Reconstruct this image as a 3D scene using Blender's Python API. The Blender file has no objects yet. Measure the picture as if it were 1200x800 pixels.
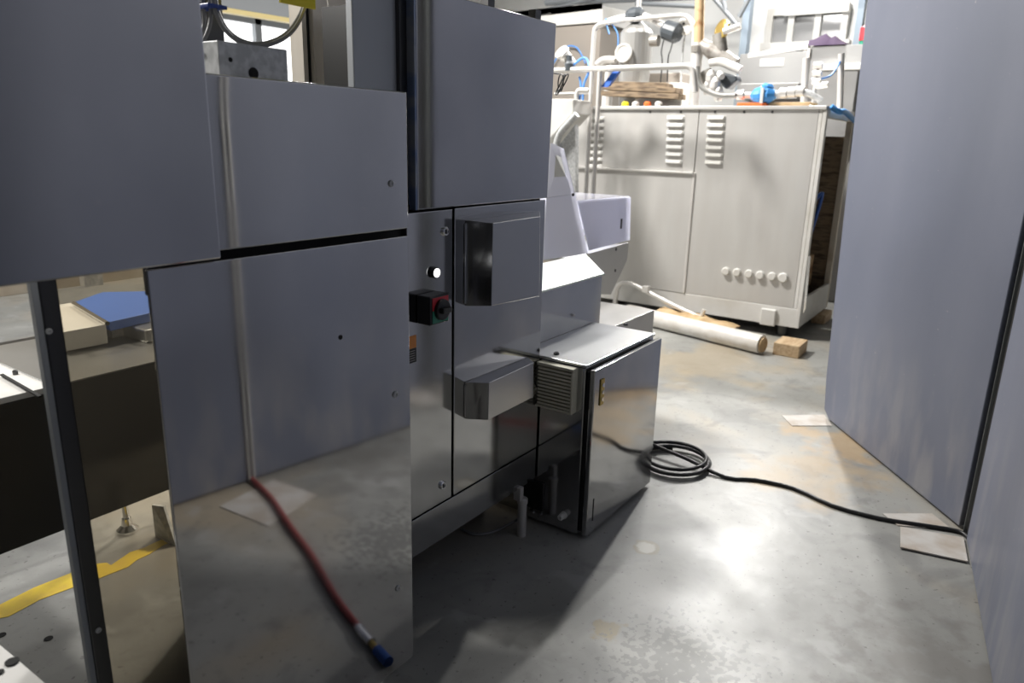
import bpy, bmesh, math, random
from mathutils import Vector as V, Matrix
random.seed(7)
S = bpy.context.scene
COL = S.collection
PI = math.pi

# ------------------------------------------------------------------ camera
CAM_H = 1.6
FPX = 858.32                       # focal length in pixels of the 1200-wide frame
PITCH, ROLL, YAW = 0.269631, 0.026142, 0.599989
_f = V((math.cos(YAW)*math.cos(PITCH), math.sin(YAW)*math.cos(PITCH), -math.sin(PITCH)))
_r0 = V((math.sin(YAW), -math.cos(YAW), 0))
_u0 = _r0.cross(_f)
_r = _r0*math.cos(ROLL) + _u0*math.sin(ROLL)
_u = -_r0*math.sin(ROLL) + _u0*math.cos(ROLL)
cd = bpy.data.cameras.new('camera'); cam = bpy.data.objects.new('camera', cd); COL.objects.link(cam)
cd.sensor_width = 36.0; cd.lens = 36.0*FPX/1200.0
cd.clip_start = 0.02
cam.matrix_world = Matrix(((_r.x, _u.x, -_f.x, 0), (_r.y, _u.y, -_f.y, 0), (_r.z, _u.z, -_f.z, CAM_H), (0, 0, 0, 1)))
cd.dof.use_dof = True; cd.dof.focus_distance = 2.4; cd.dof.aperture_fstop = 3.2
S.camera = cam

# ------------------------------------------------------------------ world, lamps, exposure
w = bpy.data.worlds.new('world'); S.world = w; w.use_nodes = True
w.node_tree.nodes['Background'].inputs[0].default_value = (0.9, 0.95, 1, 1)
w.node_tree.nodes['Background'].inputs[1].default_value = 0.3
S.view_settings.view_transform = 'Standard'; S.view_settings.look = 'None'
S.view_settings.gamma = 1; S.view_settings.use_curve_mapping = False
S.view_settings.exposure = 0.0

def area(name, loc, target, size, power, col=(1, 1, 1)):
    l = bpy.data.lights.new(name, 'AREA'); l.shape = 'DISK'; l.size = size; l.energy = power; l.color = col
    o = bpy.data.objects.new(name, l); COL.objects.link(o); o.location = loc
    o.rotation_euler = (V(target)-V(loc)).to_track_quat('-Z', 'Y').to_euler()
    return o
# high-bay hall lamps, then added fill lamps, all above the frame
area('hall_and_fill_lamp', (8.0, 2.1, 3.75), (2.5, 1.0, 0), 0.16, 180, (1, .98, .95))
area('hall_and_fill_lamp', (6.0, 2.35, 4.6), (2.2, 1.0, 0), 0.14, 58, (1, .98, .95))
area('hall_and_fill_lamp', (4.6, 4.2, 4.6), (6.0, 2.4, 0.6), 0.6, 360, (1, .97, .93))
area('hall_and_fill_lamp', (9.8, 3.0, 5.0), (10.2, 2.6, 1.0), 0.8, 165, (1, .98, .96))  # fill lamp added to brighten the back wall and background
area('hall_and_fill_lamp', (0.4, 3.3, 2.9), (0.6, 2.5, 0.9), 0.4, 62, (1, .97, .93))  # fill lamp added over the bed to brighten its top and the hood

# ------------------------------------------------------------------ pixel -> world at a known plane
def ray(x, y):
    return _r*((x-600)/FPX) + _u*((400-y)/FPX) + _f
def pz(x, y, Z=0.0):
    d = ray(x, y); return V((0, 0, CAM_H)) + d*((Z-CAM_H)/d.z)
def py(x, y, Y):
    d = ray(x, y); return V((0, 0, CAM_H)) + d*(Y/d.y)
def px(x, y, X):
    d = ray(x, y); return V((0, 0, CAM_H)) + d*(X/d.x)

# ------------------------------------------------------------------ materials
def mat(name, base, rough=0.5, metal=0.0, noise=None, rnoise=None, bump=None, emit=None, spec=None, trans=0, alpha=1.0, stretch=(1, 1, 1), mix=None):
    m = bpy.data.materials.new(name); m.use_nodes = True
    nt = m.node_tree; N = nt.nodes; L = nt.links; b = N['Principled BSDF']
    b.inputs['Base Color'].default_value = (*base, 1); b.inputs['Roughness'].default_value = rough
    b.inputs['Metallic'].default_value = metal
    if spec is not None: b.inputs['Specular IOR Level'].default_value = spec
    if emit: b.inputs['Emission Color'].default_value = (*emit[0], 1); b.inputs['Emission Strength'].default_value = emit[1]
    if trans: b.inputs['Transmission Weight'].default_value = trans
    b.inputs['Alpha'].default_value = alpha
    if noise or rnoise or bump:
        tc = N.new('ShaderNodeTexCoord'); mp = N.new('ShaderNodeMapping'); L.new(tc.outputs['Object'], mp.inputs[0])
        mp.inputs['Scale'].default_value = stretch
    def nz(scale, det=5):
        t = N.new('ShaderNodeTexNoise'); t.inputs['Scale'].default_value = scale; t.inputs['Detail'].default_value = det
        L.new(mp.outputs[0], t.inputs['Vector']); return t.outputs['Fac']
    def rng(src, a, b2, lo=0.3, hi=0.7):
        r = N.new('ShaderNodeMapRange'); L.new(src, r.inputs[0]); r.inputs[1].default_value = lo; r.inputs[2].default_value = hi
        r.inputs[3].default_value = a; r.inputs[4].default_value = b2; return r.outputs[0]
    if noise:
        sc, c2, lo, hi = noise
        mx = N.new('ShaderNodeMix'); mx.data_type = 'RGBA'
        L.new(rng(nz(sc), 0, 1, lo, hi), mx.inputs[0])
        mx.inputs[6].default_value = (*base, 1); mx.inputs[7].default_value = (*c2, 1)
        L.new(mx.outputs[2], b.inputs['Base Color'])
    if rnoise:
        sc, a, b2 = rnoise; L.new(rng(nz(sc), a, b2), b.inputs['Roughness'])
    if bump:
        sc, st = bump
        bp = N.new('ShaderNodeBump'); bp.inputs['Strength'].default_value = st; bp.inputs['Distance'].default_value = 0.01
        L.new(nz(sc, 3), bp.inputs['Height']); L.new(bp.outputs[0], b.inputs['Normal'])
    return m

M = {}
M['steel'] = mat('stainless_sheet', (.49, .49, .495), .2, 1, noise=(3, (.44, .44, .45), .35, .65), rnoise=(3, .035, .075), bump=(2.2, .015))
M['steel_door'] = mat('stainless_door', (.50, .50, .50), .15, 1, noise=(5, (.44, .44, .44), .35, .65), rnoise=(4, .07, .14), bump=(2.5, .03))
M['steel_top'] = mat('stainless_bright', (.60, .61, .61), .33, 1, noise=(3, (.56, .57, .57), .35, .65), rnoise=(3, .30, .38))
M['steel_dark'] = mat('dark_steel', (.10, .10, .10), .35, 1)
M['chrome'] = mat('chrome', (.8, .8, .8), .12, 1)
M['brushed'] = mat('aged_steel_panel', (.59, .58, .555), .45, .3, noise=(2.2, (.56, .545, .52), .35, .65), rnoise=(3, .34, .5), stretch=(1, 3, .6))
M['galv'] = mat('galvanised', (.60, .61, .61), .5, .3, noise=(45, (.44, .45, .45), .4, .6))
M['black'] = mat('black_plastic', (.012, .012, .012), .4)
M['gap'] = mat('dark_gap', (.006, .006, .006), .8)
M['rubber'] = mat('black_cable', (.012, .012, .013), .45)
M['grey_cable'] = mat('grey_cable', (.20, .20, .20), .4)
M['blue_plastic'] = mat('blue_plastic', (.02, .10, .42), .4)
M['blue_tube'] = mat('blue_tube', (.10, .30, .75), .4)
M['blue_tie'] = mat('blue_tie', (.02, .05, .25), .4)
M['blue_belt'] = mat('blue_belt', (.06, .15, .50), .5)
M['blue_paint'] = mat('blue_paint', (.07, .30, .70), .4)
M['white'] = mat('white_paint_and_lit_steel', (.72, .71, .68), .5, noise=(3, (.62, .60, .55), .4, .7))
M['white_pipe'] = mat('pale_steel_pipe', (.74, .72, .69), .35, .5)
M['cream'] = mat('cream_paint', (.66, .60, .50), .55, noise=(6, (.5, .42, .32), .5, .75))
M['white_led'] = mat('lit_button', (.9, .9, .9), .3, emit=((1, 1, 1), 1.6))
M['red'] = mat('red_plastic', (.55, .03, .04), .4)
M['green'] = mat('green_plastic', (.02, .22, .14), .4)
M['orange'] = mat('orange_label', (.70, .25, .04), .5)
M['orange_paint'] = mat('orange_paint', (.80, .16, .03), .5)
M['pale_yellow'] = mat('pale_yellow_paint', (.80, .66, .30), .5)
M['beige_steel'] = mat('beige_steel', (.68, .63, .55), .35, .25, noise=(3, (.58, .53, .45), .35, .65), stretch=(4, 4, .5))
M['blue_reflection'] = mat('painted_blue_reflection', (.17, .22, .34), .35, .5, noise=(6, (.30, .32, .36), .45, .6), stretch=(1, 1, 2))  # blue tint and noise paint in the blue reflections on the steel
M['grey_steel'] = mat('matt_steel_panel', (.40, .42, .44), .45, .25)
M['hood'] = mat('hood_steel', (.50, .50, .50), .2, 1, rnoise=(4, .16, .24))
M['tank'] = mat('tank_steel', (.36, .355, .34), .35, .5)
M['valve'] = mat('grimy_valve', (.30, .285, .26), .5, .4, noise=(12, (.16, .14, .12), .5, .7))
M['bin'] = mat('bin_steel', (.36, .32, .28), .5, .3)
M['lip'] = mat('lip_steel', (.33, .36, .345), .35, .5)
M['yellow'] = mat('yellow_tag', (.85, .70, .02), .5)
M['yellow_line'] = mat('yellow_floor_paint', (.86, .62, .02), .5, noise=(14, (.76, .52, .03), .45, .65))
M['rust'] = mat('rusty_pipe', (.52, .36, .2), .6, noise=(9, (.30, .14, .05), .5, .65))
M['wood'] = mat('pale_wood', (.60, .45, .28), .65, noise=(7, (.45, .30, .17), .4, .65), stretch=(1, 5, 5))
M['old_wood'] = mat('weathered_wood', (.26, .19, .12), .75, noise=(8, (.10, .07, .045), .45, .65), stretch=(3, 1, 6))
M['card'] = mat('torn_cardboard', (.58, .42, .24), .8, noise=(10, (.42, .28, .14), .4, .65))
M['wrap'] = mat('white_wrap', (.74, .72, .68), .35, noise=(8, (.62, .58, .52), .4, .7), bump=(14, .3))
M['paper'] = mat('dusty_white_board', (.55, .53, .50), .7, noise=(7, (.42, .36, .30), .42, .68))
M['red_hose'] = mat('red_hose', (.26, .035, .035), .5)
M['beige'] = mat('beige_vent_plastic', (.55, .53, .42), .5)
M['purple'] = mat('purple_cloth', (.035, .018, .045), .9)
M['blue_post'] = mat('blue_grey_column', (.33, .40, .47), .5)
M['beam'] = mat('grey_roof_steel', (.30, .32, .34), .5)
M['wallw'] = mat('white_cladding', (.80, .80, .78), .7)
M['ceil'] = mat('roof_sheet', (.22, .23, .23), .8)
M['darkwall'] = mat('dim_wall', (.12, .12, .125), .8)
M['screen'] = mat('pane_dark', (.30, .30, .30), .15)
M['daylight'] = mat('daylight_window', (.9, .9, .9), .5, emit=((1, 1, 1), 2.2))
M['enclosure'] = mat('grey_enclosure_paint', (.29, .29, .29), .45, noise=(1.5, (.33, .33, .325), .35, .65))
M['motor'] = mat('dark_motor', (.06, .07, .08), .45)
M['brass'] = mat('brass', (.45, .33, .10), .35, .8)
M['film'] = mat('blue_grey_sheet', (.145, .160, .215), .42, noise=(1.6, (.178, .192, .25), .38, .66), rnoise=(2, .36, .5), stretch=(1, 1, .35))
def dust(m):
    nt = m.node_tree; N = nt.nodes; L = nt.links; b = N['Principled BSDF']
    src = b.inputs['Base Color'].links[0].from_socket
    tc = N.new('ShaderNodeTexCoord'); sx = N.new('ShaderNodeSeparateXYZ'); L.new(tc.outputs['Object'], sx.inputs[0])
    r = N.new('ShaderNodeMapRange'); L.new(sx.outputs['Z'], r.inputs[0]); r.inputs[1].default_value = .75; r.inputs[2].default_value = 0; r.inputs[3].default_value = 0; r.inputs[4].default_value = .6
    mp = N.new('ShaderNodeMapping'); L.new(tc.outputs['Object'], mp.inputs[0]); mp.inputs['Scale'].default_value = (1, 1, .3)
    t = N.new('ShaderNodeTexNoise'); t.inputs['Scale'].default_value = 7; t.inputs['Detail'].default_value = 7; L.new(mp.outputs[0], t.inputs['Vector'])
    r2 = N.new('ShaderNodeMapRange'); L.new(t.outputs['Fac'], r2.inputs[0]); r2.inputs[1].default_value = .46; r2.inputs[2].default_value = .68
    ml = N.new('ShaderNodeMath'); ml.operation = 'MULTIPLY'; L.new(r.outputs[0], ml.inputs[0]); L.new(r2.outputs[0], ml.inputs[1])
    t2 = N.new('ShaderNodeTexNoise'); t2.inputs['Scale'].default_value = 34; t2.inputs['Detail'].default_value = 2; L.new(tc.outputs['Object'], t2.inputs['Vector'])
    r3 = N.new('ShaderNodeMapRange'); L.new(t2.outputs['Fac'], r3.inputs[0]); r3.inputs[1].default_value = .74; r3.inputs[2].default_value = .78; r3.inputs[4].default_value = .5
    mxx = N.new('ShaderNodeMath'); mxx.operation = 'MAXIMUM'; L.new(ml.outputs[0], mxx.inputs[0]); L.new(r3.outputs[0], mxx.inputs[1])
    x = N.new('ShaderNodeMix'); x.data_type = 'RGBA'; L.new(mxx.outputs[0], x.inputs[0]); L.new(src, x.inputs[6]); x.inputs[7].default_value = (.34, .33, .33, 1)
    L.new(x.outputs[2], b.inputs['Base Color'])
dust(M['film'])
M['trim'] = mat('grey_trim', (.15, .16, .155), .4, .3)

def pane_mat(name, tint, haze, hazecol):
    m = bpy.data.materials.new(name); m.use_nodes = True; nt = m.node_tree; N = nt.nodes; L = nt.links
    N.remove(N['Principled BSDF']); out = N['Material Output']
    t = N.new('ShaderNodeBsdfTransparent'); t.inputs[0].default_value = (*tint, 1)
    d = N.new('ShaderNodeBsdfDiffuse'); d.inputs[0].default_value = (*hazecol, 1)
    tl = N.new('ShaderNodeBsdfTranslucent'); tl.inputs[0].default_value = (*hazecol, 1)
    g = N.new('ShaderNodeBsdfGlossy'); g.inputs['Roughness'].default_value = .08
    a = N.new('ShaderNodeAddShader'); L.new(d.outputs[0], a.inputs[0]); L.new(tl.outputs[0], a.inputs[1])
    m1 = N.new('ShaderNodeMixShader'); m1.inputs[0].default_value = haze
    L.new(t.outputs[0], m1.inputs[1]); L.new(a.outputs[0], m1.inputs[2])
    fr = N.new('ShaderNodeFresnel'); fr.inputs[0].default_value = 1.45
    m2 = N.new('ShaderNodeMixShader'); L.new(fr.outputs[0], m2.inputs[0]); L.new(m1.outputs[0], m2.inputs[1]); L.new(g.outputs[0], m2.inputs[2])
    L.new(m2.outputs[0], out.inputs[0]); return m
M['poly'] = pane_mat('clear_polycarbonate', (.95, .96, .99), .36, (.88, .88, .97))
M['smoke'] = pane_mat('tinted_guard_pane', (.82, .78, .70), .03, (.4, .38, .34))

def floor_mat():
    m = bpy.data.materials.new('concrete_floor'); m.use_nodes = True; nt = m.node_tree; N = nt.nodes; L = nt.links; b = N['Principled BSDF']
    tc = N.new('ShaderNodeTexCoord'); P = tc.outputs['Object']
    def nz(scale, det=6, dist=0.0):
        t = N.new('ShaderNodeTexNoise'); t.inputs['Scale'].default_value = scale; t.inputs['Detail'].default_value = det
        t.inputs['Distortion'].default_value = dist; L.new(P, t.inputs['Vector']); return t.outputs['Fac']
    def rng(s, lo, hi, a=0, b2=1):
        r = N.new('ShaderNodeMapRange'); L.new(s, r.inputs[0]); r.inputs[1].default_value = lo; r.inputs[2].default_value = hi
        r.inputs[3].default_value = a; r.inputs[4].default_value = b2; return r.outputs[0]
    def mul(a, c):
        r = N.new('ShaderNodeMath'); r.operation = 'MULTIPLY'; L.new(a, r.inputs[0])
        if isinstance(c, float): r.inputs[1].default_value = c
        else: L.new(c, r.inputs[1])
        return r.outputs[0]
    def mix(fac, A, B):
        x = N.new('ShaderNodeMix'); x.data_type = 'RGBA'
        if isinstance(fac, float): x.inputs[0].default_value = fac
        else: L.new(fac, x.inputs[0])
        for i, c in ((6, A), (7, B)):
            if isinstance(c, tuple): x.inputs[i].default_value = (*c, 1)
            else: L.new(c, x.inputs[i])
        return x.outputs[2]
    c = mix(rng(nz(1.3, 6, .6), .35, .65), (.36, .36, .34), (.25, .25, .235))
    c = mix(mul(rng(nz(.9, 4, .4), .52, .68), .75), c, (.40, .33, .23))
    c = mix(mul(rng(nz(9, 8, .2), .55, .75), .5), c, (.17, .165, .155))
    c = mix(mul(rng(nz(46, 3), .64, .72), .7), c, (.10, .095, .09))
    c = mix(mul(rng(nz(2.6, 9, 1.2), .56, .66), .45), c, (.16, .16, .155))
    c = mix(mul(rng(nz(5.5, 7, .5), .60, .70), .5), c, (.44, .44, .43))
    def spot(cx, cy, rad, soft, col, amt, nsc=9, namp=.10):
        nonlocal c
        vm = N.new('ShaderNodeVectorMath'); vm.operation = 'DISTANCE'; L.new(P, vm.inputs[0]); vm.inputs[1].default_value = (cx, cy, 0)
        n = mul(rng(nz(nsc, 4), .3, .7, -1, 1), namp)
        ad = N.new('ShaderNodeMath'); ad.operation = 'ADD'; L.new(vm.outputs['Value'], ad.inputs[0]); L.new(n, ad.inputs[1])
        c = mix(mul(rng(ad.outputs[0], rad, rad-soft), amt), c, col)
    q = pz(712, 738); spot(q.x, q.y, .06, .02, (.24, .19, .10), .9, 14, .035)
    q = pz(757, 641); spot(q.x, q.y, .062, .012, (.25, .21, .13), .8, 14, .012); spot(q.x, q.y, .044, .012, (.50, .49, .44), .9, 18, .012)
    q = pz(950, 563); spot(q.x, q.y, .34, .2, (.42, .31, .18), .55, 4, .25)
    q = pz(985, 520); spot(q.x, q.y, .3, .2, (.46, .31, .15), .6, 5, .25)
    q = pz(830, 425); spot(q.x, q.y, .7, .4, (.46, .36, .22), .45, 3, .4)
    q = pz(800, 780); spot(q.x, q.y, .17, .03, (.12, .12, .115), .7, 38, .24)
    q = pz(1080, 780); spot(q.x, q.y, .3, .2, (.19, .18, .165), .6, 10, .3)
    L.new(c, b.inputs['Base Color'])
    L.new(rng(nz(3.5, 5), .3, .7, .35, .48), b.inputs['Roughness'])
    bp = N.new('ShaderNodeBump'); bp.inputs['Strength'].default_value = .08; bp.inputs['Distance'].default_value = .01
    L.new(nz(20, 4), bp.inputs['Height']); L.new(bp.outputs[0], b.inputs['Normal'])
    return m
M['floor'] = floor_mat()

# ------------------------------------------------------------------ mesh helpers
class MB:
    def __init__(s): s.v = []; s.f = []; s.sm = []
    def add(s, vs, fs, smooth=False):
        o = len(s.v); s.v += [V(p) for p in vs]
        for f in fs: s.f.append([i+o for i in f]); s.sm.append(smooth)
        return s
    def box(s, x0, x1, y0, y1, z0, z1):
        return s.add([(x0, y0, z0), (x1, y0, z0), (x1, y1, z0), (x0, y1, z0), (x0, y0, z1), (x1, y0, z1), (x1, y1, z1), (x0, y1, z1)],
                     [(0, 3, 2, 1), (4, 5, 6, 7), (0, 1, 5, 4), (1, 2, 6, 5), (2, 3, 7, 6), (3, 0, 4, 7)])
    def hexa(s, a, b):                                     # two matching quads a (4 pts) and b (4 pts)
        return s.add(list(a)+list(b), [(0, 3, 2, 1), (4, 5, 6, 7), (0, 1, 5, 4), (1, 2, 6, 5), (2, 3, 7, 6), (3, 0, 4, 7)])
    def prism(s, pts, d):
        n = len(pts); d = V(d); p = [V(q) for q in pts]
        return s.add(p+[q+d for q in p], [tuple(range(n))[::-1], tuple(range(n, 2*n))]+[(i, (i+1) % n, n+(i+1) % n, n+i) for i in range(n)])
    def tube(s, path, r, n=8, cap=True):
        P = [V(p) for p in path]; k = len(P); rr = r if isinstance(r, (list, tuple)) else [r]*k
        T = []
        for i in range(k):
            t = (P[min(i+1, k-1)]-P[max(i-1, 0)]); T.append(t.normalized() if t.length > 1e-9 else V((0, 0, 1)))
        u = T[0].orthogonal().normalized(); vs = []; fs = []
        for i in range(k):
            u = (u - T[i]*u.dot(T[i])); u = u.normalized() if u.length > 1e-6 else T[i].orthogonal().normalized()
            w2 = T[i].cross(u)
            for j in range(n):
                a = 2*PI*j/n; vs.append(P[i]+(u*math.cos(a)+w2*math.sin(a))*rr[i])
        for i in range(k-1):
            for j in range(n): fs.append((i*n+j, i*n+(j+1) % n, (i+1)*n+(j+1) % n, (i+1)*n+j))
        s.add(vs, fs, True)
        if cap:
            s.add(vs[:n], [tuple(range(n))[::-1]]); s.add(vs[-n:], [tuple(range(n))])
        return s
    def cyl(s, a, b, r, n=16, r2=None):
        return s.tube([a, b], [r, r if r2 is None else r2], n)
    def lathe(s, base, axis, prof, n=20):                  # prof: (distance along axis, radius)
        ax = V(axis).normalized(); return s.tube_prof([V(base)+ax*d for d, _ in prof], [r for _, r in prof], ax, n)
    def tube_prof(s, P, rr, ax, n):
        u = ax.orthogonal().normalized(); w2 = ax.cross(u); vs = []; fs = []; k = len(P)
        for i in range(k):
            for j in range(n):
                a = 2*PI*j/n; vs.append(P[i]+(u*math.cos(a)+w2*math.sin(a))*max(rr[i], 1e-5))
        for i in range(k-1):
            for j in range(n): fs.append((i*n+j, i*n+(j+1) % n, (i+1)*n+(j+1) % n, (i+1)*n+j))
        s.add(vs, fs, False); s.add(vs[:n], [tuple(range(n))[::-1]]); s.add(vs[-n:], [tuple(range(n))]); return s
    def build(s, name, m, parent=None, bevel=0.0, origin=None, seg=2):
        if origin is None:
            p = parent
            if p is not None:
                origin = V((0, 0, 0))
                while p is not None: origin += p.location; p = p.parent
            else:
                xs = [v.x for v in s.v]; ys = [v.y for v in s.v]; zs = [v.z for v in s.v]
                origin = V(((min(xs)+max(xs))/2, (min(ys)+max(ys))/2, min(zs)))
        me = bpy.data.meshes.new(name)
        me.from_pydata([tuple(v-origin) for v in s.v], [], s.f)
        for p, q in zip(me.polygons, s.sm): p.use_smooth = q
        bm = bmesh.new(); bm.from_mesh(me)
        bmesh.ops.recalc_face_normals(bm, faces=bm.faces)
        if bevel:
            es = [e for e in bm.edges if len(e.link_faces) == 2 and e.calc_face_angle(0) > .5 and not (e.link_faces[0].smooth and e.link_faces[1].smooth)]
            bmesh.ops.bevel(bm, geom=es, offset=bevel, segments=seg, profile=.5, affect='EDGES')
        bm.to_mesh(me); bm.free()
        o = bpy.data.objects.new(name, me); COL.objects.link(o); me.materials.append(M[m] if isinstance(m, str) else m)
        if parent: o.parent = parent
        else: o.location = origin
        return o
def smooth_path(pts, k=6):
    P = [V(p) for p in pts]; out = []
    for i in range(len(P)-1):
        a, b, c, d = P[max(i-1, 0)], P[i], P[i+1], P[min(i+2, len(P)-1)]
        for j in range(k):
            t = j/k; out.append(.5*((2*b)+(c-a)*t+(2*a-5*b+4*c-d)*t*t+(3*b-a-3*c+d)*t**3))
    out.append(P[-1]); return out
def bend(pts, r=.05, k=5):                                   # polyline with rounded corners
    P = [V(p) for p in pts]; out = [P[0]]
    for i in range(1, len(P)-1):
        a = P[i]+(P[i-1]-P[i]).normalized()*min(r, (P[i-1]-P[i]).length*.45); c = P[i]+(P[i+1]-P[i]).normalized()*min(r, (P[i+1]-P[i]).length*.45)
        for j in range(k+1):
            t = j/k; out.append(a*(1-t)**2+P[i]*2*t*(1-t)+c*t*t)
    out.append(P[-1]); return out
def tag(o, label, cat, group=None, kind=None):
    if label: o['label'] = label
    if cat: o['category'] = cat
    if group: o['group'] = group
    if kind: o['kind'] = kind
    return o
def thing(name, label, cat, loc, group=None):
    o = bpy.data.objects.new(name, None); COL.objects.link(o); o.location = loc; o.empty_display_size = .05
    return tag(o, label, cat, group)
def struct(o): o['kind'] = 'structure'; return o
def dup(o, off, parent=None):
    c = o.copy(); COL.objects.link(c); c.location = o.location+V(off)
    if parent: c.parent = parent
    return c
def screw(p, r, parent, axis=(0, -1, 0), m='galv'):
    a = V(axis)
    return MB().lathe(V(p), a, [(0, r), (.003, r), (.0045, r*.75), (.0045, r*.4), (.002, r*.35)], 12).build('screw', m, parent)

# ================================================================== SETTING
fl = struct(MB().box(-5, 13, -5, 10, -.1, 0).build('floor', 'floor', origin=V((0, 0, 0))))
yl = MB()
A = [(-20, 706), (0, 708), (40, 688), (88, 669), (115, 660), (125, 659), (130, 662), (152, 647), (170, 641), (182, 635), (192, 631), (205, 626)]
B = [(-20, 728), (0, 724), (10, 722), (40, 706), (45, 703), (88, 687), (112, 679), (150, 664), (160, 656), (175, 649), (192, 638), (206, 632)]
top = [pz(x, y, .0015) for x, y in A]; bot = [pz(x, y, .0015) for x, y in B]
for i in range(len(A)-1): yl.prism([top[i], top[i+1], bot[i+1], bot[i]], (0, 0, -.0012))
a, b = pz(0, 716), pz(190, 636)
o = yl.build('yellow_line', 'yellow_line', fl)
o['label'] = 'chipped yellow paint line on the concrete'
struct(MB().box(12.0, 12.2, -5, 10, 0, 7).build('wall_back', 'wallw'))
struct(MB().box(-5, 12.2, 9.0, 9.2, 0, 7).build('wall_left', 'wallw'))
struct(MB().box(-5.2, -5, -5, 9.2, 0, 7).build('wall_rear', 'darkwall'))
struct(MB().box(-5, 12.2, -5.2, -5, 0, 7).build('wall_right', 'darkwall'))
struct(MB().box(-5.2, 12.2, -5.2, 9.2, 6.5, 6.6).build('ceiling', 'ceil'))

# hall window seen over the back enclosure
Xw = 11.97
def winbox(x0, y0, x1, y1, X, d=.06):
    a = px(x0, y0, X); b = px(x1, y1, X); return (X-d, X, min(a.y, b.y), max(a.y, b.y), min(a.z, b.z), max(a.z, b.z))
wn = struct(thing('window_1', None, None, px(945, 50, Xw)))
wz0, wz1 = px(945, 49, Xw).z, px(945, 17, Xw).z
wys = [px(x, 33, Xw).y for x in (903, 928, 959, 990)]
for a, b in zip(wys[:-1], wys[1:]): MB().box(Xw-.03, Xw+.028, b, a, wz0, wz1).build('window_pane', 'screen', wn)
fr = MB()
for yy in wys: fr.box(Xw-.09, Xw+.028, yy-.045, yy+.045, wz0-.08, wz1+.08)
fr.box(Xw-.10, Xw+.028, wys[-1]-.1, wys[0]+.1, wz0-.10, wz0); fr.box(Xw-.085, Xw+.028, wys[-1]-.05, wys[0]+.05, wz1, wz1+.10)
fr.build('window_frame', 'white', wn)
MB().box(Xw-.14, Xw-.10, wys[-1]-.05, wys[1]+.1, wz1-.02, wz1+.12).build('roller_blind', 'white', wn)

# daylight wall on the far left, with crane rail
wl = struct(thing('window_2', None, None, (6, 8.97, 1.2)))
MB().box(2.6, 9.5, 8.94, 8.98, 1.5, 5.0).build('window_pane', 'daylight', wl)
fm = MB()
for i in range(6): fm.box(2.6+i*1.38-.05, 2.6+i*1.38+.05, 8.86, 8.94, 1.4, 5.0)
for z in (1.4, 3.05, 4.98): fm.box(2.6, 9.5, 8.86, 8.94, z-.06, z+.06)
fm.build('window_frame', 'beam', wl)

# columns and roof steel
col_mb = MB().box(11.0, 11.15, px(877, 30, 11).y, px(869, 30, 11).y, 0, 6.5)
tag(col_mb.build('steel_column', 'blue_post'), 'blue-grey steel column left of the hall window', 'column', 'hall columns')
tag(MB().box(11.0, 11.15, px(1010, 30, 11).y, px(1002, 30, 11).y, 0, 6.5).build('steel_column', 'blue_post'), 'blue-grey steel column right of the hall window', 'column', 'hall columns')
tr = thing('roof_truss', 'grey steel roof truss crossing behind the pipework at the top', 'truss', (10.5, 3, 3.3))
MB().cyl(px(640, 2, 10.5), px(1010, -14, 10.5), .06, 8).build('truss_chord', 'beam', tr)
for a, b in (((828, -12), (866, 32)), ((846, -8), (850, 12)), ((700, -4), (640, 12)), ((745, 4), (825, 8)), ((880, -6), (866, 20))):
    MB().cyl(px(*a, 10.4), px(*b, 10.4), .03, 6).build('truss_strut', 'beam', tr)
cr = thing('crane_rail', 'grey crane rail with a yellow edge seen over the left panels', 'rail', (5, 7.2, 3))
a, b = py(205, -4, 7.2), py(372, 24, 7.2)
e = (b-a).normalized(); a = a-e*1.0; b = b+e*.6
def bar(a, b, up0, up1, dep):
    return MB().hexa([a+V((0, 0, up0)), b+V((0, 0, up0)), b+V((0, dep, up0)), a+V((0, dep, up0))], [a+V((0, 0, up1)), b+V((0, 0, up1)), b+V((0, dep, up1)), a+V((0, dep, up1))])
bar(a, b, -.02, .17, .1).build('rail_beam', 'beam', cr)
bar(a, b, -.07, -.022, .09).build('yellow_edge', 'pale_yellow', cr)

# ================================================================== MAIN MACHINE (left foreground)
YF = 1.28                      # plane of the near panels
YD = 1.51                      # plane of the doors
KS = YD/1.742
def dx(x): return x*KS
def dz(z): return CAM_H+(z-CAM_H)*KS
mm = thing('stainless_machine', 'large stainless steel machine housing with flat panels filling the left foreground', 'machine', (1.7, 1.8, 0))
# upper plate, running out of the frame
p = MB().box(-.35, .843, YF-.014, YF+.012, 1.362, 2.7).build('upper_plate', 'steel', mm, .003)
p['label'] = 'big plain dark plate at the upper left'
sp = MB().box(.846, 1.392, YF, YF+.026, 1.374, 1.703).build('side_panel', 'steel', mm, .004, seg=5)
screw(py(458, 215, YF), .008, sp)
lp = MB().box(.700, 1.391, YF, YF+.008, .092, 1.356).build('lower_panel', 'steel', mm, .003, seg=5)
for q in ((463, 462), (466, 689)): screw(py(*q, YF), .009, lp)
MB().lathe(py(399, 395, YF)+V((0, .001, 0)), (0, -1, 0), [(0, .006), (.002, .006), (.002, .001)], 12).build('screw_hole', 'gap', lp)
MB().box(.72, 1.385, YF+.03, YF+.05, 1.30, 1.45).build('gap_backing', 'gap', mm)
MB().box(.846, 1.392, YF+.028, 1.66, 1.685, 1.700).build('enclosure_top', 'steel_top', mm)
MB().box(1.30, 1.392, YF+.04, YD+.15, .10, 1.684).build('end_wall', 'steel_dark', mm)
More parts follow.
